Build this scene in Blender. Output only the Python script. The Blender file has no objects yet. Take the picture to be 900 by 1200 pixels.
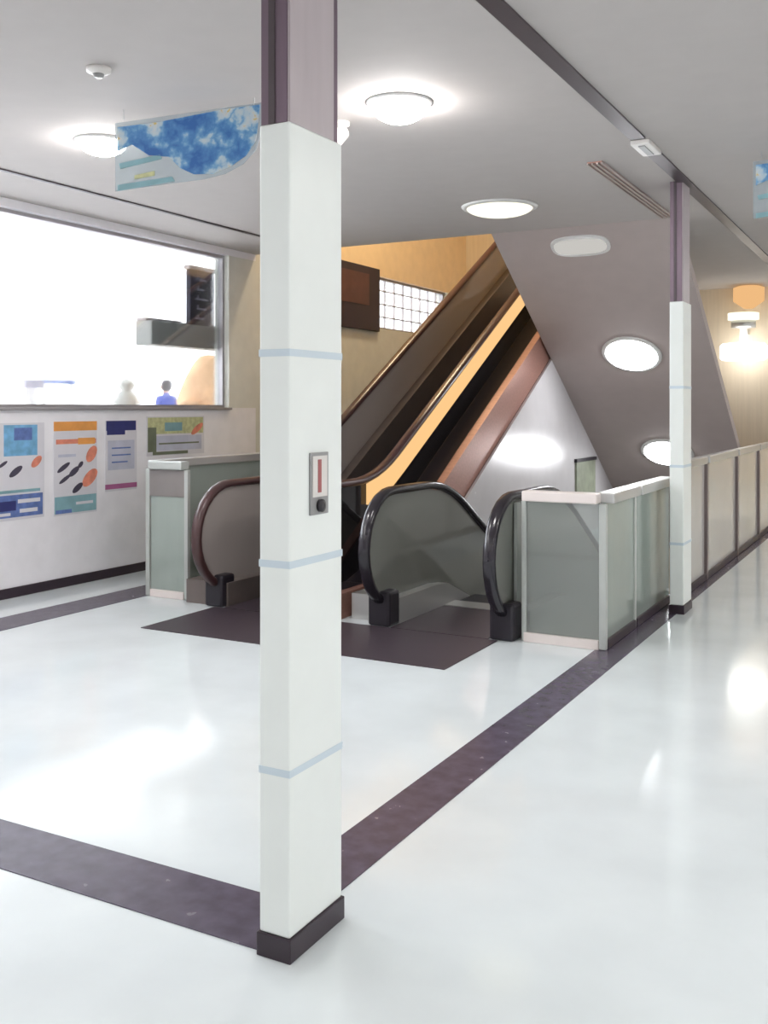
import bpy, bmesh, math, random
from mathutils import Vector
random.seed(7)
S = bpy.context.scene
COL = S.collection

# ------------------------------------------------------------------ materials
def lin(c):
    def f(v):
        v /= 255.0
        return v / 12.92 if v <= 0.04045 else ((v + 0.055) / 1.055) ** 2.4
    return (f(c[0]), f(c[1]), f(c[2]), 1.0)

def mat(name, rgb, rough=0.5, metal=0.0, spec=0.5, var=0.06, scale=6.0, rvar=0.05, stretch=None, coat=0.0):
    m = bpy.data.materials.new(name); m.use_nodes = True
    nt = m.node_tree; b = nt.nodes['Principled BSDF']
    b.inputs['Metallic'].default_value = metal
    b.inputs['Specular IOR Level'].default_value = spec
    b.inputs['Coat Weight'].default_value = coat
    b.inputs['Coat Roughness'].default_value = 0.08
    tc = nt.nodes.new('ShaderNodeTexCoord')
    n = nt.nodes.new('ShaderNodeTexNoise'); n.inputs['Scale'].default_value = scale
    n.inputs['Detail'].default_value = 4
    src = tc.outputs['Object']
    if stretch:
        mp = nt.nodes.new('ShaderNodeMapping'); mp.inputs['Scale'].default_value = stretch
        nt.links.new(src, mp.inputs['Vector']); src = mp.outputs['Vector']
    nt.links.new(src, n.inputs['Vector'])
    r = nt.nodes.new('ShaderNodeValToRGB')
    c = lin(rgb)
    r.color_ramp.elements[0].position = 0.3; r.color_ramp.elements[1].position = 0.7
    r.color_ramp.elements[0].color = tuple(max(0, v * (1 - var)) for v in c[:3]) + (1,)
    r.color_ramp.elements[1].color = tuple(min(1, v * (1 + var)) for v in c[:3]) + (1,)
    nt.links.new(n.outputs['Fac'], r.inputs['Fac'])
    nt.links.new(r.outputs['Color'], b.inputs['Base Color'])
    mr = nt.nodes.new('ShaderNodeMapRange')
    mr.inputs['To Min'].default_value = max(0.02, rough - rvar); mr.inputs['To Max'].default_value = min(1, rough + rvar)
    nt.links.new(n.outputs['Fac'], mr.inputs['Value']); nt.links.new(mr.outputs['Result'], b.inputs['Roughness'])
    return m

def emit(name, rgb, strength):
    m = bpy.data.materials.new(name); m.use_nodes = True
    nt = m.node_tree; nt.nodes.remove(nt.nodes['Principled BSDF'])
    e = nt.nodes.new('ShaderNodeEmission'); e.inputs['Color'].default_value = lin(rgb); e.inputs['Strength'].default_value = strength
    nt.links.new(e.outputs['Emission'], nt.nodes['Material Output'].inputs['Surface'])
    return m

def glass(name, tint, frost=0.0, frost_rgb=(200, 205, 200), gloss=1.0, rough=0.03):
    """thin sheet glass: tinted see-through, a share of frosting, fresnel reflection"""
    m = bpy.data.materials.new(name); m.use_nodes = True
    nt = m.node_tree; nt.nodes.remove(nt.nodes['Principled BSDF'])
    t = nt.nodes.new('ShaderNodeBsdfTransparent'); t.inputs['Color'].default_value = lin(tint)
    d = nt.nodes.new('ShaderNodeBsdfDiffuse'); d.inputs['Color'].default_value = lin(frost_rgb)
    tl = nt.nodes.new('ShaderNodeBsdfTranslucent'); tl.inputs['Color'].default_value = lin(frost_rgb)
    ad = nt.nodes.new('ShaderNodeMixShader'); ad.inputs['Fac'].default_value = 0.12
    nt.links.new(d.outputs[0], ad.inputs[1]); nt.links.new(tl.outputs[0], ad.inputs[2])
    mx = nt.nodes.new('ShaderNodeMixShader')
    n = nt.nodes.new('ShaderNodeTexNoise'); n.inputs['Scale'].default_value = 3.0
    mr = nt.nodes.new('ShaderNodeMapRange'); mr.inputs['To Min'].default_value = frost * 0.92; mr.inputs['To Max'].default_value = min(1, frost * 1.08)
    nt.links.new(n.outputs['Fac'], mr.inputs['Value']); nt.links.new(mr.outputs['Result'], mx.inputs['Fac'])
    nt.links.new(t.outputs[0], mx.inputs[1]); nt.links.new(ad.outputs[0], mx.inputs[2])
    g = nt.nodes.new('ShaderNodeBsdfGlossy'); g.inputs['Roughness'].default_value = rough
    fr = nt.nodes.new('ShaderNodeFresnel'); fr.inputs['IOR'].default_value = 1.5
    ml = nt.nodes.new('ShaderNodeMath'); ml.operation = 'MULTIPLY'; ml.inputs[1].default_value = gloss; ml.use_clamp = True
    nt.links.new(fr.outputs[0], ml.inputs[0])
    m2 = nt.nodes.new('ShaderNodeMixShader'); nt.links.new(ml.outputs[0], m2.inputs['Fac'])
    nt.links.new(mx.outputs[0], m2.inputs[1]); nt.links.new(g.outputs[0], m2.inputs[2])
    nt.links.new(m2.outputs[0], nt.nodes['Material Output'].inputs['Surface'])
    return m

def floral():
    """blue film print: white and yellow flower blots on blue"""
    m = bpy.data.materials.new('banner_print'); m.use_nodes = True
    nt = m.node_tree; b = nt.nodes['Principled BSDF']; b.inputs['Roughness'].default_value = 0.4
    tc = nt.nodes.new('ShaderNodeTexCoord')
    v = nt.nodes.new('ShaderNodeTexVoronoi'); v.inputs['Scale'].default_value = 8.0
    wob = nt.nodes.new('ShaderNodeTexNoise'); wob.inputs['Scale'].default_value = 16; wob.inputs['Detail'].default_value = 3
    nt.links.new(tc.outputs['Object'], wob.inputs['Vector'])
    mxv = nt.nodes.new('ShaderNodeMix'); mxv.data_type = 'RGBA'; mxv.inputs[0].default_value = 0.16
    nt.links.new(tc.outputs['Object'], mxv.inputs[6]); nt.links.new(wob.outputs['Color'], mxv.inputs[7])
    nt.links.new(mxv.outputs[2], v.inputs['Vector'])
    r = nt.nodes.new('ShaderNodeValToRGB')
    els = r.color_ramp.elements
    els[0].position = 0.08; els[0].color = lin((214, 186, 104))
    els[1].position = 0.17; els[1].color = lin((206, 212, 214))
    for p, c in ((0.34, (182, 204, 216)), (0.45, (120, 168, 206)), (0.6, (80, 136, 192)), (0.85, (54, 106, 174))):
        e = els.new(p); e.color = lin(c)
    nt.links.new(v.outputs['Distance'], r.inputs['Fac']); nt.links.new(r.outputs['Color'], b.inputs['Base Color'])
    return m

M = {}
def setup_mats():
    M['floor'] = mat('floor_vinyl', (220, 228, 231), 0.11, spec=0.55, var=0.05, scale=2.2, rvar=0.03)
    M['floor_out'] = mat('outer_paving', (238, 238, 236), 0.7)
    M['strip'] = mat('floor_strip', (84, 76, 92), 0.25, spec=0.4, var=0.22, scale=14, rvar=0.06)
    M['ceiling'] = mat('ceiling_paint', (188, 182, 179), 0.85, var=0.02)
    M['soffit'] = mat('soffit_paint', (182, 170, 166), 0.7, var=0.03)
    M['track'] = mat('ceiling_track_metal', (84, 76, 80), 0.4, metal=0.4, var=0.1)
    M['wall'] = mat('wall_paint', (242, 240, 244), 0.6, var=0.03)
    M['wall_grey'] = mat('wall_paint_grey', (220, 220, 212), 0.65, var=0.04)
    M['lamp_tinted_wall'] = mat('cream_wall_orange_light', (248, 224, 188), 0.6, var=0.04)  # cream wall with some of the shaft's orange light mixed into its colour
    M['cream'] = mat('cream_wall', (222, 208, 186), 0.6, var=0.05, scale=5, stretch=(5, 5, 0.2))
    M['baseboard'] = mat('baseboard_vinyl', (50, 38, 48), 0.35, var=0.1)
    M['post'] = mat('post_enamel', (238, 243, 240), 0.32, spec=0.4, var=0.015)
    M['post_seam'] = mat('post_seam', (206, 220, 228), 0.4, var=0.03)
    M['post_dark'] = mat('post_bronze', (122, 106, 118), 0.38, metal=0.5, var=0.06, stretch=(4, 4, .4))
    M['post_lit_face'] = mat('post_lit_face', (188, 178, 181), 0.4, var=0.05, stretch=(3, 3, .4))  # pale tone holds the light reflected by the dark upper post
    M['steel'] = mat('brushed_steel', (200, 200, 198), 0.3, metal=0.6, var=0.015, scale=2, rvar=0.0)
    M['steel_panel'] = mat('grey_steel_panel', (190, 194, 190), 0.35, metal=0.25, var=0.04)
    M['cap'] = mat('cap_white', (232, 222, 218), 0.3, var=0.03)  # pinkish white puts the reflection on the barrier cap into its colour
    M['rubber'] = mat('handrail_rubber', (34, 30, 38), 0.22, spec=0.6, var=0.12)
    M['rubber_brown'] = mat('handrail_rubber_brown', (74, 50, 50), 0.3, spec=0.5, var=0.12)
    M['step'] = mat('step_metal', (62, 60, 68), 0.4, metal=0.6, var=0.15, stretch=(60, 1, 1))
    M['plate'] = mat('landing_plate_dark', (72, 62, 70), 0.42, metal=0.2, var=0.16, scale=30)
    M['inlet'] = mat('inlet_dark', (36, 32, 40), 0.4, var=0.1)
    M['deck_pink'] = mat('deck_bronze', (164, 122, 110), 0.38, metal=0.3, var=0.12, stretch=(2, 8, 8))
    M['deck_dark'] = mat('post_brown', (120, 108, 106), 0.4, metal=0.3)
    M['deck_grey'] = mat('deck_grey_brown', (118, 108, 104), 0.4, metal=0.3)
    M['band'] = mat('grey_band', (140, 134, 132), 0.4, metal=0.2)
    M['clad'] = mat('truss_cladding', (216, 214, 216), 0.25, metal=0.1, spec=0.6, var=0.02)
    M['warm'] = emit('warm_reflection', (255, 204, 140), .44)  # glow imitates warm light reflected along the handrail
    M['lamp'] = emit('lamp_lens', (255, 252, 250), 42.0)
    M['lamp_fill'] = emit('lamp_lens_fill', (255, 252, 246), 72.0)
    M['lamp_big'] = emit('lamp_lens_big', (250, 252, 255), 13.0)
    M['lamp_wall'] = emit('lamp_lens_wall', (255, 252, 246), 2.2)
    M['lamp_dim'] = emit('lamp_lens_dim', (255, 250, 225), .62)
    M['lamp_pale'] = emit('lamp_lens_pale', (235, 232, 226), 0.3)
    M['lamp_pink'] = emit('lamp_lens_pink', (255, 228, 235), 8.0)
    M['lamp_orange'] = emit('lamp_lens_orange', (255, 200, 138), .38)
    M['lamp_shaft'] = emit('lamp_lens_amber', (255, 232, 190), 58.0)
    M['ring'] = mat('lamp_ring', (226, 226, 224), 0.4)
    M['plastic'] = mat('white_plastic', (222, 218, 214), 0.4)
    M['grey_plastic'] = mat('grey_plastic', (150, 150, 150), 0.4)
    M['red'] = mat('red_mark', (166, 96, 96), 0.5)
    M['g_smoke'] = glass('smoked_glass', (84, 78, 90), 0.10, (110, 106, 112), 1.0)
    M['g_grey'] = glass('grey_balustrade_panel', (176, 170, 166), 0.74, (206, 196, 190), 0.8)
    M['g_clear'] = glass('clear_balustrade_glass', (206, 210, 206), 0.42, (196, 198, 190), 1.0)
    M['g_barrier'] = glass('barrier_glass', (226, 230, 228), 0.24, (218, 220, 218), 1.0)
    M['g_green'] = glass('green_frosted_glass', (170, 186, 178), 0.72, (196, 208, 200), 1.4)
    M['g_white'] = glass('white_frosted_glass', (214, 214, 212), 0.9, (226, 224, 222), 1.4)
    M['g_window'] = glass('window_glass', (248, 250, 252), 0.0, gloss=0.8)
    M['frame'] = mat('window_frame', (168, 164, 166), 0.4, metal=0.4)
    M['paper'] = mat('poster_paper', (222, 220, 226), 0.6, var=0.03)
    M['p_blue'] = mat('ink_blue', (120, 176, 214), 0.6, var=0.2, scale=14)
    M['p_navy'] = mat('ink_navy', (50, 54, 112), 0.6, var=0.15)
    M['p_indigo'] = mat('ink_indigo', (98, 120, 178), 0.6, var=0.2, scale=18)
    M['p_orange'] = mat('ink_orange', (232, 160, 84), 0.6, var=0.15)
    M['p_salmon'] = mat('ink_salmon', (226, 140, 116), 0.6, var=0.2, scale=12)
    M['p_dark'] = mat('ink_dark', (76, 70, 88), 0.6, var=0.2)
    M['p_teal'] = mat('ink_teal', (136, 176, 184), 0.6, var=0.15)
    M['p_magenta'] = mat('ink_magenta', (178, 104, 150), 0.6, var=0.1)
    M['p_olive'] = mat('ink_olive', (196, 198, 150), 0.6, var=0.2, scale=20)
    M['p_moss'] = mat('ink_moss', (110, 116, 96), 0.6, var=0.2)
    M['p_lilac'] = mat('ink_lilac', (196, 198, 214), 0.6, var=0.1)
    M['sign_dark'] = mat('sign_navy', (34, 28, 52), 0.5, var=0.1)
    M['sign_mark'] = mat('sign_mark', (150, 146, 170), 0.5)
    M['shelf'] = mat('ledge_grey', (176, 176, 170), 0.5)
    M['white'] = mat('white_panel', (240, 240, 238), 0.6)
    M['tan'] = mat('tan_straw', (234, 194, 156), 0.8, var=0.2, scale=5, stretch=(2, 2, .6))
    M['lav'] = mat('lavender_laminate', (190, 188, 206), 0.5)
    M['bluebar'] = mat('blue_bar', (150, 170, 222), 0.5)
    M['jacket'] = mat('blue_jacket', (74, 84, 150), 0.8, var=0.1)
    M['trouser'] = mat('dark_trousers', (44, 44, 56), 0.8)
    M['skin'] = mat('skin', (206, 164, 140), 0.55, var=0.04)
    M['hair'] = mat('dark_hair', (46, 42, 46), 0.6, var=0.2, scale=40)
    M['brown_panel'] = mat('dark_brown_panel', (52, 42, 54), 0.5, var=0.15, scale=3)
    M['rust'] = mat('rust_patch', (92, 62, 62), 0.5, var=0.2, scale=6)
    M['film'] = glass('banner_film', (236, 240, 240), 0.45, (206, 214, 220), 0.5, rough=0.2)
    M['floral'] = floral()
    M['string'] = mat('string', (190, 190, 190), 0.6)
    M['green_sign'] = mat('green_grey_sign', (136, 142, 124), 0.5, var=0.15, scale=10)
setup_mats()

# ------------------------------------------------------------------ mesh builder
class MB:
    def __init__(s): s.v = []; s.f = []; s.mi = []; s.mats = []; s.sm = []
    def _m(s, m):
        if m not in s.mats: s.mats.append(m)
        return s.mats.index(m)
    def add(s, vs, fs, m, smooth=False):
        o = len(s.v); k = s._m(m); s.v += [tuple(p) for p in vs]
        for f in fs: s.f.append(tuple(i + o for i in f)); s.mi.append(k); s.sm.append(smooth)
        return s
    def box(s, x0, x1, y0, y1, z0, z1, m, bev=0.0):
        x0, x1 = sorted((x0, x1)); y0, y1 = sorted((y0, y1)); z0, z1 = sorted((z0, z1))
        if bev <= 0:
            vs = [(x, y, z) for z in (z0, z1) for y in (y0, y1) for x in (x0, x1)]
            return s.add(vs, [(0, 2, 3, 1), (4, 5, 7, 6), (0, 1, 5, 4), (2, 6, 7, 3), (0, 4, 6, 2), (1, 3, 7, 5)], m)
        bm = bmesh.new(); bmesh.ops.create_cube(bm, size=1)
        for v in bm.verts:
            v.co = Vector(((x0 + x1) / 2 + v.co.x * (x1 - x0), (y0 + y1) / 2 + v.co.y * (y1 - y0), (z0 + z1) / 2 + v.co.z * (z1 - z0)))
        bmesh.ops.bevel(bm, geom=bm.edges[:], offset=bev, segments=2, affect='EDGES', profile=0.5)
        bm.verts.index_update()
        s.add([v.co[:] for v in bm.verts], [[v.index for v in f.verts] for f in bm.faces], m); bm.free()
        return s
    def prism(s, prof, a0, a1, m, axis='x'):
        """prof: closed 2-D polygon; extruded along axis (x: (y,z) y: (x,z) z: (x,y))"""
        n = len(prof)
        def P(a, p):
            return {'x': (a, p[0], p[1]), 'y': (p[0], a, p[1]), 'z': (p[0], p[1], a)}[axis]
        vs = [P(a0, p) for p in prof] + [P(a1, p) for p in prof]
        fs = [tuple(range(n))[::-1], tuple(range(n, 2 * n))] + [(i, (i + 1) % n, n + (i + 1) % n, n + i) for i in range(n)]
        return s.add(vs, fs, m)
    def tube(s, pts, rx, rn, m, seg=12, cap=True, power=2.6):
        """sweep a rounded oval (half width rx along world x, half height rn in plane) along a path in a y-z plane"""
        n = len(pts); vs = []
        for i, p in enumerate(pts):
            a = Vector(pts[max(0, i - 1)]); b = Vector(pts[min(n - 1, i + 1)]); t = (b - a).normalized()
            nx = Vector((1, 0, 0)); nn = t.cross(nx).normalized()
            for k in range(seg):
                th = 2 * math.pi * k / seg; c, q = math.cos(th), math.sin(th)
                c = math.copysign(abs(c) ** (2 / power), c); q = math.copysign(abs(q) ** (2 / power), q)
                vs.append(Vector(p) + nx * rx * c + nn * rn * q)
        fs = [(i * seg + k, i * seg + (k + 1) % seg, (i + 1) * seg + (k + 1) % seg, (i + 1) * seg + k) for i in range(n - 1) for k in range(seg)]
        if cap: fs += [tuple(range(seg))[::-1], tuple(range((n - 1) * seg, n * seg))]
        return s.add(vs, fs, m, True)
    def lathe(s, prof, c, m, seg=32, ax=(0, 0, 1)):
        """prof: (r, h) list, revolved about direction ax through c; both ends closed where r=0"""
        A = Vector(ax).normalized(); U = A.orthogonal().normalized(); W = A.cross(U); c = Vector(c); vs = []
        for r, h in prof:
            for k in range(seg):
                th = 2 * math.pi * k / seg
                vs.append(c + A * h + (U * math.cos(th) + W * math.sin(th)) * r)
        n = len(prof)
        fs = [(i * seg + k, i * seg + (k + 1) % seg, (i + 1) * seg + (k + 1) % seg, (i + 1) * seg + k) for i in range(n - 1) for k in range(seg)]
        fs += [tuple(range(seg))[::-1], tuple(range((n - 1) * seg, n * seg))]
        return s.add(vs, fs, m, True)
    def build(s, name, parent=None, origin=None, fix=True):
        o0 = Vector(origin) if origin is not None else (Vector(parent['_o']) if parent is not None else Vector((0, 0, 0)))
        me = bpy.data.meshes.new(name)
        me.from_pydata([tuple(Vector(p) - o0) for p in s.v], [], s.f)
        for m in s.mats: me.materials.append(m)
        for p, k, q in zip(me.polygons, s.mi, s.sm): p.material_index = k; p.use_smooth = q
        if fix:
            bm = bmesh.new(); bm.from_mesh(me); bmesh.ops.recalc_face_normals(bm, faces=bm.faces[:]); bm.to_mesh(me); bm.free()
        me.update()
        o = bpy.data.objects.new(name, me); COL.objects.link(o)
        if parent is not None: o.parent = parent; o['_o'] = tuple(parent['_o'])
        else: o.location = o0; o['_o'] = tuple(o0)
        return o

def tag(o, label, cat, group=None):
    o['label'] = label; o['category'] = cat
    if group: o['group'] = group
    return o
def thing(name, loc, label, cat, group=None):
    o = bpy.data.objects.new(name, None); COL.objects.link(o); o.location = loc; o['_o'] = tuple(loc); o.empty_display_size = .1
    return tag(o, label, cat, group)
def struct(o): o['kind'] = 'structure'; return o
def dup(root, loc, label, group=None):
    r = root.copy(); COL.objects.link(r); r.location = loc; r['label'] = label
    if group: r['group'] = group
    for ch in list(root.children):
        c = ch.copy(); COL.objects.link(c); c.parent = r
        for g in list(ch.children):
            d = g.copy(); COL.objects.link(d); d.parent = c
    return r

CZ = 3.15            # ceiling height
# soffit over the descending escalator
def soff(y): return CZ - 0.65 * (y - 8.8)

# ------------------------------------------------------------------ setting
WX = -6.35
b = MB()
HX0, HX1, HY0, HY1 = -3.61, -1.79, 6.2, 14.4      # floor opening
b.box(WX, HX0, -4, 22, -.25, 0, M['floor']); b.box(HX1, 3.6, -4, 22, -.25, 0, M['floor'])
b.box(HX0, HX1, -4, HY0, -.25, 0, M['floor']); b.box(HX0, HX1, HY1, 22, -.25, 0, M['floor'])
struct(b.build('floor'))
struct(MB().box(WX, 3.6, 5, 17, -3.9, -3.7, M['floor_out']).build('floor_lower'))
struct(MB().box(-14, WX - .2, -3, 18, -.25, 0, M['floor_out']).build('floor_outside'))
T = .003
struct(MB().box(-1.80, -1.595, 2.26, 22, 0, T, M['strip']).build('trim_1'))
struct(MB().box(WX, -1.80, 2.26, 2.53, 0, T, M['strip']).build('trim_2'))
struct(MB().box(-5.80, -5.465, 2.53, 14, 0, T, M['strip']).build('trim_3'))

# ceiling with the stairwell opening and the sloped soffit
b = MB()
SX1 = -1.9
b.box(WX, 3.6, -4, 8.8, CZ, CZ + .25, M['ceiling'])
b.box(-3.62, 3.6, 8.8, 22, CZ, CZ + .25, M['ceiling'])
struct(b.build('ceiling'))
b = MB(); b.prism([(8.8, CZ), (14.4, soff(14.4)), (14.4, soff(14.4) + .12), (8.985, CZ)], -3.62, SX1, M['soffit'])
struct(b.build('ceiling_soffit'))
# shaft above the ascending escalator
struct(MB().box(-3.62, -3.56, 8.8, 14.4, CZ, 6.2, M['cream']).prism([(9.0, CZ), (14.4, CZ), (14.4, soff(14.4) + .12)], -3.62, -3.56, M['cream']).build('wall_stairwell'))
struct(MB().box(WX, -3.62, 8.6, 8.8, CZ + .25, 6.2, M['cream']).build('wall_stairwell_front'))
struct(MB().box(WX, -3.56, 8.6, 14.6, 6.2, 6.4, M['cream']).build('ceiling_stairwell'))
# ceiling tracks
struct(MB().box(-1.59, -1.50, 2.1, 6.1, CZ - .012, CZ, M['track']).box(-1.59, -1.50, 6.5, 22, CZ - .012, CZ, M['track']).build('trim_4'))
struct(MB().box(-5.63, -5.595, 2.1, 8.8, CZ - .01, CZ, M['track']).build('trim_5'))

# left wall with openings
W0, W1, WS, WH = 2.6, 8.33, 1.5, 3.08
V0, V1, VS, VH = 11.58, 13.7, 2.55, 3.24
b = MB(); t = .18
b.box(WX - t, WX, -4, 8.8, -.25, WS, M['wall'])
b.box(WX - t, WX, -4, W0, WS, WH, M['wall']); b.box(WX - t, WX, W1, 8.8, WS, WH, M['wall_grey'])  # grey right of window puts backlit shade into the same wall's colour
b.box(WX - t, WX, -4, 8.8, WH, CZ + .25, M['wall'])
b.box(WX - t, WX, 8.8, 22, -3.9, VS, M['wall_grey'])
b.box(WX - t, WX, 8.8, V0, VS, VH, M['wall_grey']); b.box(WX - t, WX, V1, 22, VS, VH, M['wall_grey'])
b.box(WX - t, WX, 8.8, 22, VH, 6.4, M['lamp_tinted_wall'])
struct(b.build('wall_left'))
struct(MB().box(WX, WX + .015, 2.39, 8.8, 0, .08, M['baseboard'], .004).build('baseboard_left'))
def window(name, y0, y1, z0, z1, mull_y, mull_z, sill):
    fr = MB(); x0, x1 = WX - .12, WX - .06; w = .03
    fr.box(x0, x1, y0, y1, z0, z0 + w, M['frame']); fr.box(x0, x1, y0, y1, z1 - w, z1, M['frame'])
    fr.box(x0, x1, y0, y0 + w, z0 + w, z1 - w, M['frame']); fr.box(x0, x1, y1 - w, y1, z0 + w, z1 - w, M['frame'])
    mw = .012 if sill else .007
    for y in mull_y: fr.box(x0 + .03, x1, y - mw, y + mw, z0 + w, z1 - w, M['frame'])
    for z in mull_z: fr.box(x0 + .03, x1, y0 + w, y1 - w, z - .007, z + .007, M['frame'])
    root = struct(fr.build(name, origin=(WX, y0, z0)))
    MB().box(WX - .095, WX - .085, y0 + w, y1 - w, z0 + w, z1 - w, M['g_window']).build('window_pane', root)
    if sill: MB().box(WX - .06, WX + .03, y0 - .02, y1 + .02, z0 - .02, z0 + .004, M['frame'], .004).build('window_sill', root)
    return root
window('window_1', W0, W1, WS, WH, (4.6,), (), True)
window('window_2', V0, V1, VS, VH, (11.85, 12.12, 12.38, 12.65, 12.91, 13.18, 13.44), (2.72, 2.89, 3.07), False)

# other walls
struct(MB().box(WX, -1.62, 14.4, 14.6, -3.9, 6.4, M['cream']).build('wall_back'))
struct(MB().box(WX - .18, 3.6, 22, 22.2, -.25, CZ + .25, M['cream']).build('wall_hall_end'))
struct(MB().box(3.6, 3.8, -4, 22, -.25, CZ + .25, M['wall']).build('wall_right'))
struct(MB().box(WX - .18, 3.8, -4.2, -4, -.25, CZ + .25, M['wall']).build('wall_front'))
struct(MB().box(HX1, HX1 + .1, 6.1, 14.4, -3.7, -.25, M['wall_grey']).build('wall_shaft_right'))
struct(MB().box(HX0 - .1, HX1 + .1, 6.0, 6.2, -3.7, -.25, M['wall_grey']).build('wall_shaft_front'))
# white partition between the two flights, under the ascending one
def dlow(y): return .72 + .577 * (y - 8.26)
struct(MB().prism([(7.02, 0), (7.02, -3.7), (14.4, -3.7), (14.4, dlow(14.4)), (8.26, dlow(8.26))], -3.64, -3.615, M['clad']).build('wall_partition'))
# canopy ceiling outside the window
struct(MB().box(-8.2, WX - .18, -3, 9.4, 3.25, 3.35, M['white']).build('ceiling_canopy'))

# ------------------------------------------------------------------ shutter posts
def post(loc, label, switch):
    """loc: near right corner on the floor; post runs .12 to -x and .29 to +y"""
    x1, y0, _ = loc; x0 = x1 - .1; y1 = y0 + .275
    r = thing('shutter_post', loc, label, 'post', 'white shutter posts')
    zt = 2.275
    b = MB(); seams = (.51, 1.075, 1.65); z = .085
    b.box(x0, x1, y0, y1, .065, zt, M['post'], .006)
    sh = b.build('shaft', r)
    for z in seams:
        MB().box(x0 - .001, x1 + .001, y0 - .001, y1 + .001, z - .01, z + .01, M['post_seam']).build('joint_band', r)
    MB().box(x0 - .006, x1 + .006, y0 - .006, y1 + .006, 0, .065, M['baseboard'], .003).build('kick_plate', r)
    MB().box(x0 + .004, x1 - .012, y0 + .004, y1 - .006, zt, CZ, M['post_dark']).box(x0 + .03, x1 - .05, y0 + .0, y0 + .01, zt, CZ, M['track']).build('guide_rail', r)
    MB().box(x1 - .012, x1 - .004, y0 + .008, y1 - .04, zt, CZ, M['post_lit_face']).build('lit_face', r)  # lighter side of the dark rail: its reflected light painted on
    if switch:
        pl = MB().box(x1, x1 + .006, y0 + .095, y0 + .19, 1.20, 1.375, M['grey_plastic'], .002).build('key_switch', r)
        pl['label'] = 'grey key switch plate with a red mark'
        MB().box(x1 + .006, x1 + .008, y0 + .105, y0 + .18, 1.25, 1.365, M['plastic']).build('label_strip', pl)
        MB().box(x1 + .008, x1 + .0095, y0 + .13, y0 + .147, 1.262, 1.355, M['red']).build('red_mark', pl)
        MB().lathe([(0, 0), (.018, 0), (.018, .01), (.008, .012), (0, .012)], (x1 + .006, y0 + .143, 1.225), M['inlet'], 16, (1, 0, 0)).build('key_cylinder', pl)
    return r
post((-1.508, 2.245, 0), 'tall white shutter post in front with a grey key switch on its side', True)
post((-1.545, 7.40, 0), 'white shutter post rising from the glass barrier down the hall', False)

# ------------------------------------------------------------------ escalators
NF = 5.80      # newel front
R0 = .39
def hr(y, s, y1=7.08):
    """handrail top height; s = +1 up, -1 down"""
    k = .35
    if y < y1 - k: return .92
    if y < y1 + k: return .92 + s * .577 * (y - (y1 - k)) ** 2 / (4 * k)
    return .92 + s * .577 * (y - y1)
def rail_path(x, s, yend):
    yc = NF + R0; pts = [(x, yc + .12, .135)]
    for i in range(15):
        a = math.radians(-90 - 180 * i / 14); pts.append((x, yc + R0 * math.cos(a) * 1.0, .53 + R0 * math.sin(a)))
    y = yc + .15
    while y < yend:
        pts.append((x, y, hr(y, s))); y += .12
    pts.append((x, yend, hr(yend, s)))
    return pts
def panel_prof(s, yend, low, inset=.03):
    yc = NF + R0; r = R0 - inset; P = []
    for i in range(13):
        a = math.radians(-90 - 180 * i / 12); P.append((yc + r * math.cos(a), .53 + r * math.sin(a)))
    ys = []; y = yc + .2
    while y < yend: ys.append(y); y += .2
    ys.append(yend)
    P += [(y, hr(y, s) - inset) for y in ys]
    P += [(y, low(y)) for y in reversed(ys)]
    return P
def interp(tab):
    def f(y):
        if y <= tab[0][0]: return tab[0][1]
        for (a, p), (c, q) in zip(tab, tab[1:]):
            if y <= c: return p + (q - p) * (y - a) / (c - a)
        (a, p), (c, q) = tab[-2:]
        return q + (q - p) / (c - a) * (y - c)
    return f
def strip_prof(top, bot, y0, y1, d=.2):
    ys = []; y = y0
    while y < y1: ys.append(y); y += d
    ys.append(y1)
    return [(y, top(y)) for y in ys] + [(y, bot(y)) for y in reversed(ys)]

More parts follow.
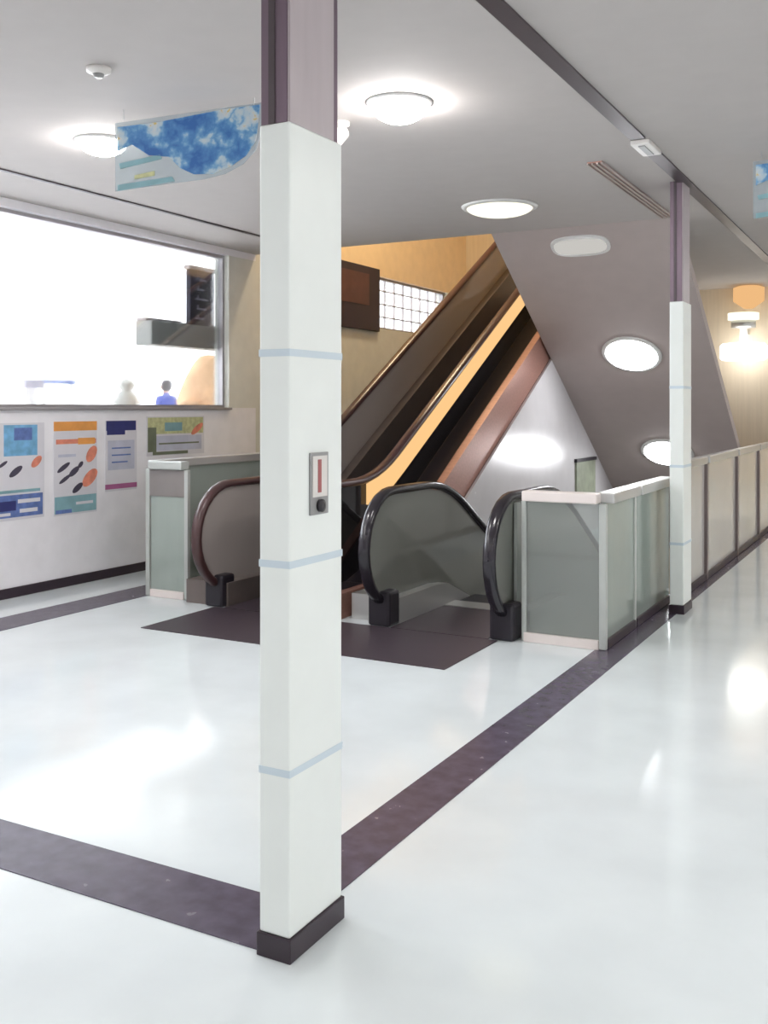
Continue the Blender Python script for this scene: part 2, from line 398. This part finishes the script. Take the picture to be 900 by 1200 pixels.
def escalator(xl, xr, s, label, yend, dl, dr, gl, gr, deckmat, rail_l, rail_r, deck_l=None):
    """dl, dr: (x0, x1) of the deck either side"""
    r = thing('escalator', ((xl + xr) / 2, 6.0, 0), label, 'escalator', 'pair of escalators side by side')
    if s > 0:
        top = interp([(6.0, .18), (6.7, .18), (7.4, .62), (8.26, 1.13), (9.26, 1.707)])
        bot = interp([(7.02, .0), (8.26, .72), (9.26, 1.297)])
    else:
        top = interp([(6.0, .18), (6.9, .18), (7.4, -.02), (8.4, -.597)])
        bot = interp([(6.2, -.3), (7.0, -.4), (7.4, -.6), (8.4, -1.177)])
    b2 = (lambda y: bot(y)) if s > 0 else (lambda y: bot(y) if y > 6.2 else 0.0)
    for x, (a, c), rm, gp, dm in ((xl, dl, rail_l, gl, deck_l or deckmat), (xr, dr, rail_r, gr, deckmat)):
        MB().tube(rail_path(x, s, yend), .042, .03, rm).build('handrail', r)
        MB().prism(panel_prof(s, yend, lambda y: top(y) - .01), x - .006, x + .006, gp).build('glass_panel', r)
        y0 = 6.05 if s > 0 else 6.15
        MB().prism(strip_prof(top, lambda y: max(bot(y), 0.0) if s > 0 else (bot(y) if y > 6.2 else 0), y0, yend), a, c, dm).build('deck', r)
        MB().box(x - .085, x + .085, NF + .2, 6.16, 0, .24, M['inlet'], .02).build('handrail_inlet', r)
    # steel landing cover of the deck
    ax, bx = dl[1] + .004, (dr[0] if s < 0 else -4.02) - .004
    MB().box(ax, bx, 6.0, 7.0, .0005, .006, M['plate']).build('landing_plate', r)
    MB().box(ax, bx, 6.86, 7.06, .006, .012, M['steel']).build('comb_plate', r)
    # steps
    n = 13 if s > 0 else 16
    for i in range(n):
        y = 7.02 + .4 * i; z = (.0 if i == 0 else s * .23 * (i if s > 0 else i)) + .0
        if s > 0:
            z0 = z - .2 if i else z
            MB().box(ax + .01, bx - .01, y, y + .42, max(z - .03, .0) if i == 0 else z - .03, z + .012, M['step']).prism([(y, z - .03), (y + .03, z - .03), (y + .05, max(z - .23, .002)), (y + .02, max(z - .23, .002))], ax + .01, bx - .01, M['step']).build('step', r)
        else:
            MB().box(ax + .01, bx - .01, y, y + .4, z - .04, z, M['step']).prism([(y + .36, z - .04), (y + .4, z - .04), (y + .4, z - .23), (y + .37, z - .23)], ax + .01, bx - .01, M['step']).build('step', r)
    return r, top, bot

upr, utop, ubot = escalator(-4.72, -3.92, +1, 'ascending escalator with orange reflected light painted under its handrail, beside the left wall', 12.4,
                (-5.02, -4.62), (-3.72, -3.645), M['g_grey'], M['g_smoke'], M['deck_pink'], M['rubber_brown'], M['rubber_brown'], M['deck_grey'])
pp = strip_prof(lambda y: hr(y, 1) - .035, lambda y: hr(y, 1) - .2, 6.9, 12.3)  # warm light reflected at the handrail, built as a glowing strip
g = MB().prism(pp, -3.905, -3.875, M['warm']).build('reflection_strip', upr); g['label'] = 'orange reflection painted as a glowing strip'
MB().prism(strip_prof(lambda y: utop(y) - .02, lambda y: max(ubot(y), 0), 6.05, 12.4), -4.02, -3.723, M['inlet']).build('skirt', upr)
# underside of the ascending truss
MB().prism([(7.1, .02), (12.4, .02 + 5.3 * .577 - .1), (12.4, 5.3 * .577 - .25), (7.4, .02)], -5.0, -3.66, M['inlet']).build('truss', upr)
dnr, dtop, dbot = escalator(-3.30, -2.40, -1, 'descending escalator between the ascending flight and the right glass barrier', 13.2,
                (-3.60, -3.21), (-2.49, -2.26), M['g_clear'], M['g_clear'], M['steel'], M['rubber'], M['rubber'])
MB().prism(strip_prof(lambda y: hr(y, -1) - .045, lambda y: min(.18, hr(y, -1) - .74), 6.19, 13.0, .12), -2.385, -2.365, M['steel_panel']).build('outer_panel', dnr)
MB().prism(strip_prof(lambda y: hr(y, -1) - 1.15, lambda y: hr(y, -1) - 1.6, 7.2, 13.2), -3.55, -2.3, M['inlet']).build('truss', dnr)

# dark metal floor plate in front of both
tag(MB().box(-4.70, -2.42, 5.185, 5.99, 0, .006, M['plate'], .002).build('floor_plate', origin=(-3.5, 5.5, 0)), 'dark metal floor plate in front of both escalators', 'floor plate')

# ------------------------------------------------------------------ glass barriers
def barrier(loc, label, segs, h, cap_m, cap_w=.09, posts=()):
    """segs: list of (x0,y0,x1,y1) axis-aligned panels"""
    r = thing('glass_barrier', loc, label, 'barrier')
    for (x0, y0, x1, y1, gm) in segs:
        if abs(x1 - x0) > abs(y1 - y0):
            MB().box(x0, x1, y0 - .008, y0 + .008, .06, h - .06, gm).build('glass_panel', r)
            MB().box(x0, x1, y0 - cap_w / 2, y0 + cap_w / 2, h - .065, h, cap_m, .008).build('top_cap', r)
            MB().box(x0, x1, y0 - .025, y0 + .025, 0, .06, M['cap'], .004).build('kick_plate', r)
        else:
            MB().box(x0 - .008, x0 + .008, y0, y1, .06, h - .06, gm).build('glass_panel', r)
            MB().box(x0 - cap_w / 2, x0 + cap_w / 2, y0, y1, h - .065, h, M['steel'], .008).build('top_cap', r)
            MB().box(x0 - .025, x0 + .025, y0, y1, 0.004, .06, M['baseboard'], .004).build('kick_plate', r)
    for (x, y, w) in posts:
        MB().box(x - w, x + w, y - w, y + w, 0.004, h - .066, M['steel_panel'] if h < 1 or x < -3 else M['deck_dark'], .005).build('post', r)
    return r

G = M
barrier((-1.755, 6.08, 0), 'glass barrier with pale cap right of the descending escalator, ending behind a white post',
        [(-2.27, 6.08, -1.78, 6.08, G['g_barrier']), (-1.755, 6.11, -1.755, 6.78, G['g_green']), (-1.755, 6.82, -1.755, 7.84, G['g_green'])],
        .97, M['cap'], .12, [(-1.755, 6.08, .022), (-2.27, 6.08, .016), (-1.755, 6.80, .018)])
barrier((-1.70, 7.92, 0), 'long barrier of whitish frosted panels running down the hall beyond the second post',
        [(-1.70, a + .05, -1.70, c - .05, G['g_white']) for a, c in ((7.92, 9.0), (9.0, 10.6), (10.6, 12.1), (12.1, 14.3))],
        1.08, M['steel_panel'], .08, [(-1.70, y, .03) for y in (9.0, 10.6, 12.1, 14.3)])
bl = barrier((-5.46, 6.12, 0), 'green frosted barrier left of the ascending escalator, close to the poster wall',
        [(-5.43, 6.12, -5.09, 6.12, G['g_green'])] + [(-5.46, 6.16 + 1.6 * k, -5.46, 7.68 + 1.6 * k, G['g_green']) for k in range(5)],
        1.08, M['steel_panel'], .1, [(-5.46, 6.12, .02), (-5.07, 6.12, .018)] + [(-5.46, 7.72 + 1.6 * k, .018) for k in range(5)])
MB().box(-5.44, -5.08, 6.105, 6.111, .80, 1.01, M['band']).build('upper_band', bl)

# ------------------------------------------------------------------ ceiling lights
def downlight(loc, r, lens, label, bulge=.02, n=(0, 0, -1), group=None, name='ceiling_light'):
    t = thing(name, loc, label, 'ceiling light', group)
    MB().lathe([(r * .9, 0), (r * 1.12, 0), (r * 1.1, .012), (r * .98, .02), (r * .9, .012)], loc, M['ring'], 40, n).build('rim', t)
    prof = [(r * .97 * math.cos(a), .012 + bulge * math.sin(a)) for a in [math.radians(9 * k) for k in range(11)]]
    MB().lathe([(r * .97, .0)] + prof, loc, lens, 40, n).build('lens', t)
    return t
sn = Vector((0, -.65, -1)).normalized()
downlight((-2.50, 4.78, CZ), .16, M['lamp'], 'dazzling white ceiling light between the front post and the ceiling track', .10)  # lens bulged to stand in for the lamp's glare
downlight((-4.47, 4.59, CZ), .15, M['lamp'], 'bright round ceiling light beside the left end of the hanging blue banner', .08)  # deeper lens shape imitates the glow around this lamp
downlight((-3.07, 7.64, CZ), .28, M['lamp_dim'], 'large dim cream ceiling light above the start of the escalators', .07)
t = thing('ceiling_light', (-2.82, 9.02, soff(9.02)), 'pale unlit flat light at the top of the sloped soffit', 'ceiling light')
b1 = MB(); b2 = MB()
for q, m, h, e in ((b1, M['ring'], .012, .03), (b2, M['lamp_pale'], .02, 0)):
    w_, l_ = .25 + e, .085 + e
    ring = [(w_ * math.copysign(abs(math.cos(a)) ** .7, math.cos(a)), l_ * math.copysign(abs(math.sin(a)) ** .7, math.sin(a))) for a in [math.radians(12 * k) for k in range(30)]]
    vs = [(-2.82 + u, 9.02 + v, soff(9.02 + v) + .01) for u, v in ring] + [(-2.82 + u, 9.02 + v + sn.y * h, soff(9.02 + v) + sn.z * h) for u, v in ring]
    q.add(vs, [tuple(range(30)), tuple(range(30, 60))[::-1]] + [(k, (k + 1) % 30, 30 + (k + 1) % 30, 30 + k) for k in range(30)], m)
b1.build('rim', t); b2.build('lens', t)
downlight((-2.72, 10.47, soff(10.47)), .28, M['lamp_big'], 'bright oval light halfway down the sloped soffit', .05, sn)
downlight((-2.73, 12.16, soff(12.16)), .28, M['lamp_big'], 'bright light low on the sloped soffit, partly behind the second post', .05, sn)
t = thing('ceiling_spotlight', (-2.97, 4.95, CZ), 'small pinkish white spotlight just right of the front post top', 'spotlight')
MB().lathe([(0, 0), (.05, 0), (.05, .02), (.02, .03), (0, .03)], (-2.97, 4.95, CZ), M['plastic'], 20, (0, 0, -1)).build('base', t)
MB().lathe([(0, 0), (.045, 0), (.06, .12), (.055, .125)], (-2.97, 4.97, CZ - .05), M['plastic'], 20, (-.2, -.75, -.6)).build('housing', t)
MB().lathe([(0, .118), (.054, .118), (.04, .135), (0, .14)], (-2.97, 4.97, CZ - .05), M['lamp_pink'], 20, (-.2, -.75, -.6)).build('lens', t)
for k, (x, y) in enumerate([(1.4, -1.5), (-1.9, -.6), (-4.4, -.8), (-5.2, 2.9), (1.4, 2.2), (1.4, 6.0), (1.4, 10.0), (1.4, 14.0), (-4.9, 1.6)]):  # unseen lamps added to brighten the hall, the post and the left wall
    downlight((x, y, CZ), .18, M['lamp_fill'] if x > 0 else M['lamp'], 'round unseen fill light added over the hall to brighten it', .03, group='added fill lights')
# warm lamp inside the stairwell opening
downlight((-5.0, 10.4, 6.2), .3, M['lamp_shaft'], 'amber ceiling light high in the stairwell opening', .05)

t = thing('smoke_detector', (-3.53, 3.6, CZ), 'small white smoke detector on the ceiling above the banner', 'smoke detector')
MB().lathe([(0, 0), (.06, 0), (.058, .02), (.03, .03), (0, .03)], (-3.53, 3.6, CZ), M['plastic'], 24, (0, 0, -1)).build('base', t)
MB().lathe([(0, .03), (.028, .03), (.022, .045), (0, .047)], (-3.53, 3.6, CZ), M['grey_plastic'], 20, (0, 0, -1)).build('sensor', t)

t = thing('ceiling_sensor', (-1.55, 6.3, CZ), 'small white box set in a gap of the ceiling track', 'sensor')
MB().box(-1.605, -1.485, 6.14, 6.46, CZ - .03, CZ, M['plastic'], .006).build('housing', t)
MB().box(-1.565, -1.525, 6.18, 6.42, CZ - .036, CZ - .03, M['grey_plastic']).build('slot', t)

t = thing('ceiling_vent', (-1.95, 7.7, CZ), 'long dark slot vent in the ceiling left of the ceiling track', 'vent')
MB().box(-2.0, -1.9, 6.55, 8.72, CZ - .008, CZ, M['deck_pink']).build('backing', t)
for x in (-2.0, -1.967, -1.933, -1.9):
    MB().box(x - .006, x + .006, 6.55, 8.72, CZ - .02, CZ - .008, M['soffit']).build('slat', t)

# far wall lamps
t = thing('wall_lamp', (-2.15, 14.4, 2.25), 'bright white drum wall lamp with a chrome neck on the cream end wall', 'lamp')
MB().lathe([(0, 0), (.27, 0), (.3, .03), (.3, .19), (.27, .22), (0, .22)], (-2.15, 14.06, 2.14), M['lamp_wall'], 32).build('shade', t)
MB().lathe([(.05, 0), (.05, .2), (.16, .21), (.16, .3), (.05, .3)], (-2.15, 14.06, 2.365), M['steel'], 24).build('neck', t)
MB().lathe([(0, 0), (.2, 0), (.2, .09), (0, .1)], (-2.15, 14.06, 2.68), M['lamp_dim'], 24).build('top_glow', t)
MB().box(-2.18, -2.12, 14.1, 14.4, 2.5, 2.58, M['steel']).build('arm', t)
t = thing('wall_lamp', (-2.1, 14.4, 3.0), 'dim orange wall lamp high on the cream end wall', 'lamp')
MB().lathe([(.06, 0), (.2, .1), (.2, .28), (.14, .3)], (-2.1, 14.18, 2.84), M['lamp_orange'], 24).build('shade', t)
MB().box(-2.14, -2.06, 14.3, 14.4, 2.92, 3.02, M['steel']).build('bracket', t)

# ------------------------------------------------------------------ hanging banners
def banner(x0, x1, y, z0, z1, label, turn=0.0):
    t = thing('hanging_banner', ((x0 + x1) / 2, y, z1), label, 'banner', 'blue hanging banners')
    w = x1 - x0; h = z1 - z0
    def curve(u): return y + .03 * math.sin(u * 5)
    def sheet(prof, off, m, name, nx=14):
        # prof: polygon in u,v (0..1)
        b = MB(); b.prism([(x0 + u * w, z0 + v * h) for u, v in prof], y + off - .002, y + off + .002, m, 'y'); return b.build(name, t)
    film = [(0, 0), (.45, .06), (.62, .08), (.76, .13), (.88, .24), (.96, .4), (1, .62), (1, 1), (0, .9)]
    sheet(film, 0, M['film'], 'film')
    p = []
    pts = [(.02, .52), (.12, .6), (.24, .44), (.38, .4), (.46, .24), (.55, .15), (.68, .14), (.8, .22), (.9, .34), (.965, .52), (.99, .97), (.75, .95), (.5, .9), (.3, .86), (.02, .84)]
    sheet(pts, -.006, M['floral'], 'print')
    sheet([(.03, .36), (.32, .44), (.33, .38), (.04, .29)], -.006, M['p_teal'], 'print_stroke')
    sheet([(.02, .08), (.4, .14), (.42, .08), (.02, .0)], -.006, M['p_teal'], 'print_stroke')
    sheet([(.14, .19), (.28, .23), (.28, .17), (.14, .14)], -.006, M['p_olive'], 'print_stroke')
    for u in (.06, .95):
        MB().box(x0 + u * w - .002, x0 + u * w + .002, y - .002, y + .002, z1 - .06 * h, CZ, M['string']).build('cord', t)
    t.rotation_euler = (0, 0, turn)
    return t
banner(-3.96, -3.085, 4.25, 2.70, 3.12, 'translucent banner with a blue flower print hanging from the ceiling beside the front post', math.radians(12.5))
banner(-.98, -.1, 6.8, 2.72, 3.13, 'blue banner at the right edge, hanging over the hall')

# ------------------------------------------------------------------ posters on the left wall
def poster(y0, y1, z0, z1, label, blocks):
    x = WX; b = MB(); b.box(x + .0004, x + .004, y0, y1, z0, z1, M['paper'])
    for k, (u0, u1, v0, v1, m) in enumerate(blocks):
        xf = x + .0046 + .0002 * k; W_, H_ = y1 - y0, z1 - z0
        a, c, d, e = y0 + u0 * W_, y0 + u1 * W_, z0 + v0 * H_, z0 + v1 * H_
        if m in ('p_dark', 'p_salmon') and (v1 - v0) < .2 and u1 - u0 < .35:      # small picture blots: slanted ovals
            cy, cz, ry, rz = (a + c) / 2, (d + e) / 2, (c - a) * .6, (e - d) * .5
            b.prism([(cy + ry * math.cos(q), cz + rz * math.sin(q) + .5 * ry * math.cos(q)) for q in [math.radians(24 * n) for n in range(15)]], x + .004, xf, M[m])
        else:
            b.box(x + .004, xf, a, c, d, e, M[m])
    return tag(b.build('poster', origin=(x, (y0 + y1) / 2, z0)), label, 'poster', 'posters on the left wall')
poster(4.95, 5.86, .61, 1.38, 'poster with a light blue top corner and navy bottom row, leftmost on the wall',
       [(.55, .92, .66, .98, 'p_blue'), (.66, .86, .82, .95, 'p_indigo'), (.02, .4, .74, .8, 'p_lilac'), (.36, .47, .5, .62, 'p_dark'), (.62, .74, .46, .54, 'p_dark'), (.86, .96, .54, .64, 'p_salmon'),
        (.1, .3, .52, .58, 'p_dark'), (.5, .58, .56, .6, 'p_dark'), (.02, .98, .03, .26, 'p_indigo'), (.1, .68, .1, .2, 'p_navy'), (.7, .95, .17, .21, 'paper'), (.72, .92, .07, .11, 'paper'), (.3, .62, .05, .08, 'paper'), (.5, .95, .28, .31, 'p_teal')])
poster(5.96, 6.45, .60, 1.385, 'poster with an orange heading and small shoe-like dark shapes, second on the wall',
       [(.0, 1, .9, 1, 'p_orange'), (.05, .98, .76, .81, 'p_salmon'), (.55, .95, .75, .82, 'p_orange'), (.1, .5, .62, .65, 'p_lilac'), (.1, .34, .48, .54, 'p_dark'), (.36, .56, .42, .5, 'p_dark'), (.14, .36, .36, .41, 'p_dark'), (.56, .66, .5, .56, 'p_dark'),
        (.76, .98, .56, .72, 'p_salmon'), (.68, .98, .3, .46, 'p_salmon'), (.44, .64, .24, .32, 'p_dark'), (.02, .98, .02, .2, 'p_teal'), (.04, .4, .02, .06, 'p_indigo'), (.5, .9, .1, .13, 'paper')])
poster(6.55, 6.95, .76, 1.385, 'poster with a navy heading and a magenta line along its foot',
       [(.03, .97, .86, 1, 'p_navy'), (.05, .62, .8, .87, 'p_navy'), (.08, .92, .3, .72, 'p_lilac'), (.2, .8, .6, .62, 'p_indigo'), (.2, .8, .5, .52, 'p_indigo'), (.2, .7, .4, .42, 'p_indigo'), (.0, 1, .03, .1, 'p_magenta')])
poster(7.08, 7.92, 1.05, 1.42, 'wide olive and white poster above the green barrier',
       [(.02, .98, .55, .97, 'p_olive'), (.02, .16, .1, .72, 'p_moss'), (.16, .95, .12, .5, 'p_lilac'), (.3, .6, .62, .84, 'p_teal'), (.78, .96, .56, .76, 'p_salmon'), (.1, .7, .02, .1, 'p_moss'), (.2, .9, .28, .32, 'p_moss')])

# ------------------------------------------------------------------ behind the window
t = thing('ledge', (-6.75, 8.2, 2.1), 'grey ledge seen through the window, carrying the dark upright sign', 'shelf')
MB().box(-6.735, -6.5305, 7.36, 9.3, 2.11, 2.345, M['shelf'], .01).build('board', t)
MB().box(-6.72, -6.6, 7.36, 7.9, 2.345, 2.375, M['frame'], .006).build('upstand', t)
t = thing('sign_board', (-6.66, 8.1, 2.36), 'dark navy upright sign standing on the grey ledge in the window', 'sign')
MB().box(-6.70, -6.64, 8.07, 8.46, 2.346, 2.93, M['sign_dark'], .006).build('board', t)
for i in range(5):
    z = 2.42 + .1 * i
    MB().box(-6.64, -6.637, 8.15 + .02 * (i % 2), 8.29 + .03 * (i % 3), z, z + .02, M['sign_mark']).box(-6.64, -6.637, 8.18, 8.2, z, z + .05, M['sign_mark']).build('mark', t)
MB().box(-6.71, -6.63, 8.05, 8.5, 2.93, 2.97, M['frame']).build('top_rail', t)
MB().box(-6.73, -6.6, 7.96, 8.5, 2.346, 2.364, M['sign_dark']).build('foot', t)

t = thing('display_stand', (-7.1, 8.95, 0), 'tan peaked straw-like display behind the right end of the window', 'display')
b = MB(); b.lathe([(.34, .0), (.34, 1.45), (.36, 1.58), (.31, 1.72), (.25, 1.86), (.17, 2.0), (.1, 2.08), (0, 2.1)], (-7.1, 8.95, 0), M['tan'], 28); b.build('cover', t)
b = MB(); b.lathe([(0, 0), (.1, 0), (.14, .05), (.13, .1), (.05, .14), (0, .145)], (-7.0, 8.5, 1.44), M['tan'], 20); b.lathe([(.05, 0), (.05, 1.44)], (-7.0, 8.5, 0), M['tan'], 12); b.build('side_knob', t)

# person in blue behind the window, facing away
def person(loc, label):
    root = thing('person', loc, label, 'person')
    J = {'pel': (0, 0, .96, .15, .11), 'wa': (0, 0, 1.1, .14, .1), 'ch': (0, 0, 1.32, .17, .115), 'nb': (0, 0, 1.46, .075, .07), 'nk': (0, .01, 1.54, .055, .055),
         'hd': (0, .02, 1.65, .082, .095), 'ht': (0, .02, 1.72, .07, .08)}
    E = [('pel', 'wa'), ('wa', 'ch'), ('ch', 'nb'), ('nb', 'nk'), ('nk', 'hd'), ('hd', 'ht')]
    for s, q in ((-1, 'l'), (1, 'r')):
        J['hip' + q] = (s * .09, 0, .88, .095, .095); J['kn' + q] = (s * .1, .02, .5, .06, .06); J['an' + q] = (s * .11, -.01, .09, .042, .045); J['to' + q] = (s * .12, .15, .04, .042, .035)
        J['sh' + q] = (s * .175, 0, 1.41, .065, .065); J['el' + q] = (s * .25, -.05, 1.14, .048, .048); J['wr' + q] = (s * .17, .08, .97, .036, .036)
        E += [('pel', 'hip' + q), ('hip' + q, 'kn' + q), ('kn' + q, 'an' + q), ('an' + q, 'to' + q), ('ch', 'sh' + q), ('sh' + q, 'el' + q), ('el' + q, 'wr' + q)]
    names = list(J); me = bpy.data.meshes.new('body'); me.from_pydata([J[n][:3] for n in names], [(names.index(a), names.index(c)) for a, c in E], [])
    ob = bpy.data.objects.new('body', me); COL.objects.link(ob)
    md = ob.modifiers.new('Skin', 'SKIN'); sv = me.skin_vertices[0].data
    for i, n in enumerate(names): sv[i].radius = J[n][3:]; sv[i].use_root = (n == 'pel')
    ob.modifiers.new('Sub', 'SUBSURF').levels = 2
    dg = bpy.context.evaluated_depsgraph_get(); nm = bpy.data.meshes.new_from_object(ob.evaluated_get(dg)); bpy.data.objects.remove(ob)
    for m in (M['jacket'], M['trouser'], M['skin']): nm.materials.append(m)
    for p in nm.polygons:
        z = p.center.z; p.use_smooth = True
        p.material_index = 2 if z > 1.52 else (0 if z > .93 else 1)
    nm.name = 'body'
    bo = bpy.data.objects.new('body', nm); COL.objects.link(bo); bo.parent = root
    h = MB(); h.lathe([(.03, -.1), (.085, -.085), (.1, -.02), (.102, .04), (.075, .1), (.03, .125), (0, .128)], Vector(loc) + Vector((0, -.004, 1.66)), M['hair'], 20, (0, -.3, 1)); h.build('hair', root)
    for s in (-1, 1):
        MB().lathe([(0, 0), (.012, .0), (.03, .012), (.026, .02), (0, .02)], Vector(loc) + Vector((s * .09, .03, 1.64)), M['skin'], 10, (s, 0, 0)).build('ear', root)
    return root
pr = person((-13.37, 15.5, .28), 'person in a blue jacket with dark hair standing far outside beyond the window ledge')
pr.rotation_euler = (0, 0, math.radians(75))

struct(MB().box(-15.5, -11.5, 13.5, 17.5, -.0, .28, M['floor_out']).build('floor_terrace'))
t = thing('counter', (-8.2, 6.5, 0), 'pale lavender counter outside the window at the left edge', 'counter')
MB().box(-8.5, -7.9, 5.4, 7.2, 0, 1.7, M['white']).build('body', t)
MB().box(-8.54, -7.86, 5.36, 7.26, 1.7, 1.78, M['lav'], .01).build('top', t)
t = thing('handrail_bar', (-8.2, 7.75, 0), 'pale blue rail outside the window between the counter and a grey stand', 'rail')
MB().box(-8.23, -8.17, 7.52, 8.0, 1.76, 1.80, M['bluebar'], .01).build('bar', t)
for y in (7.56, 7.96): MB().box(-8.22, -8.18, y - .02, y + .02, 0, 1.76, M['white']).build('upright', t)
t = thing('display_rack', (-8.2, 8.82, 0), 'small pale grey stand outside the window, left of the person in blue', 'stand')
MB().lathe([(0, 0), (.2, 0), (.2, .03), (.03, .05), (.03, 1.55)], (-8.2, 8.82, 0), M['shelf'], 16).build('base', t)
MB().lathe([(0, 1.5), (.1, 1.5), (.16, 1.56), (.1, 1.66), (.06, 1.7), (.1, 1.76), (.06, 1.82), (0, 1.84)], (-8.2, 8.82, 0), M['shelf'], 16).build('holder', t)

# panel, patches on the upper walls
t = thing('wall_panel', (WX, 11.0, 2.5), 'dark brown panel with a rust patch on the wall beside the small bright window', 'panel')
MB().box(WX, WX + .05, 9.6, 11.5, 2.5, 3.32, M['brown_panel'], .01).build('board', t)
MB().box(WX + .05, WX + .056, 10.5, 11.2, 2.82, 3.22, M['rust']).build('patch', t)
t = thing('notice', (-3.61, 11.6, .5), 'small grey green sign low on the white partition under the sloped soffit', 'sign')
MB().box(-3.615, -3.59, 11.35, 12.1, .38, .86, M['green_sign'], .005).build('board', t)
MB().box(-3.615, -3.58, 11.33, 12.12, .86, .90, M['inlet']).build('top_edge', t)

# ------------------------------------------------------------------ daylight, camera, colour
w = bpy.data.worlds.new('overcast'); S.world = w; w.use_nodes = True
bg = w.node_tree.nodes['Background']; bg.inputs['Color'].default_value = lin((250, 252, 255)); bg.inputs['Strength'].default_value = 4.5
cam = bpy.data.cameras.new('camera'); co = bpy.data.objects.new('camera', cam); COL.objects.link(co)
co.location = (0, 0, 1.5); co.rotation_euler = (math.radians(90), 0, math.atan2(635, 1170))
cam.sensor_fit = 'VERTICAL'; cam.sensor_height = 36; cam.lens = 36 * 1170 / 1200
cam.shift_y = -122 / 1200; cam.clip_start = .05
S.camera = co
S.view_settings.view_transform = 'Standard'; S.view_settings.look = 'None'
S.view_settings.gamma = 1; S.view_settings.use_curve_mapping = False
S.view_settings.exposure = 1.2
S.cycles.max_bounces = 10; S.cycles.transparent_max_bounces = 16
S.cycles.sample_clamp_indirect = 6
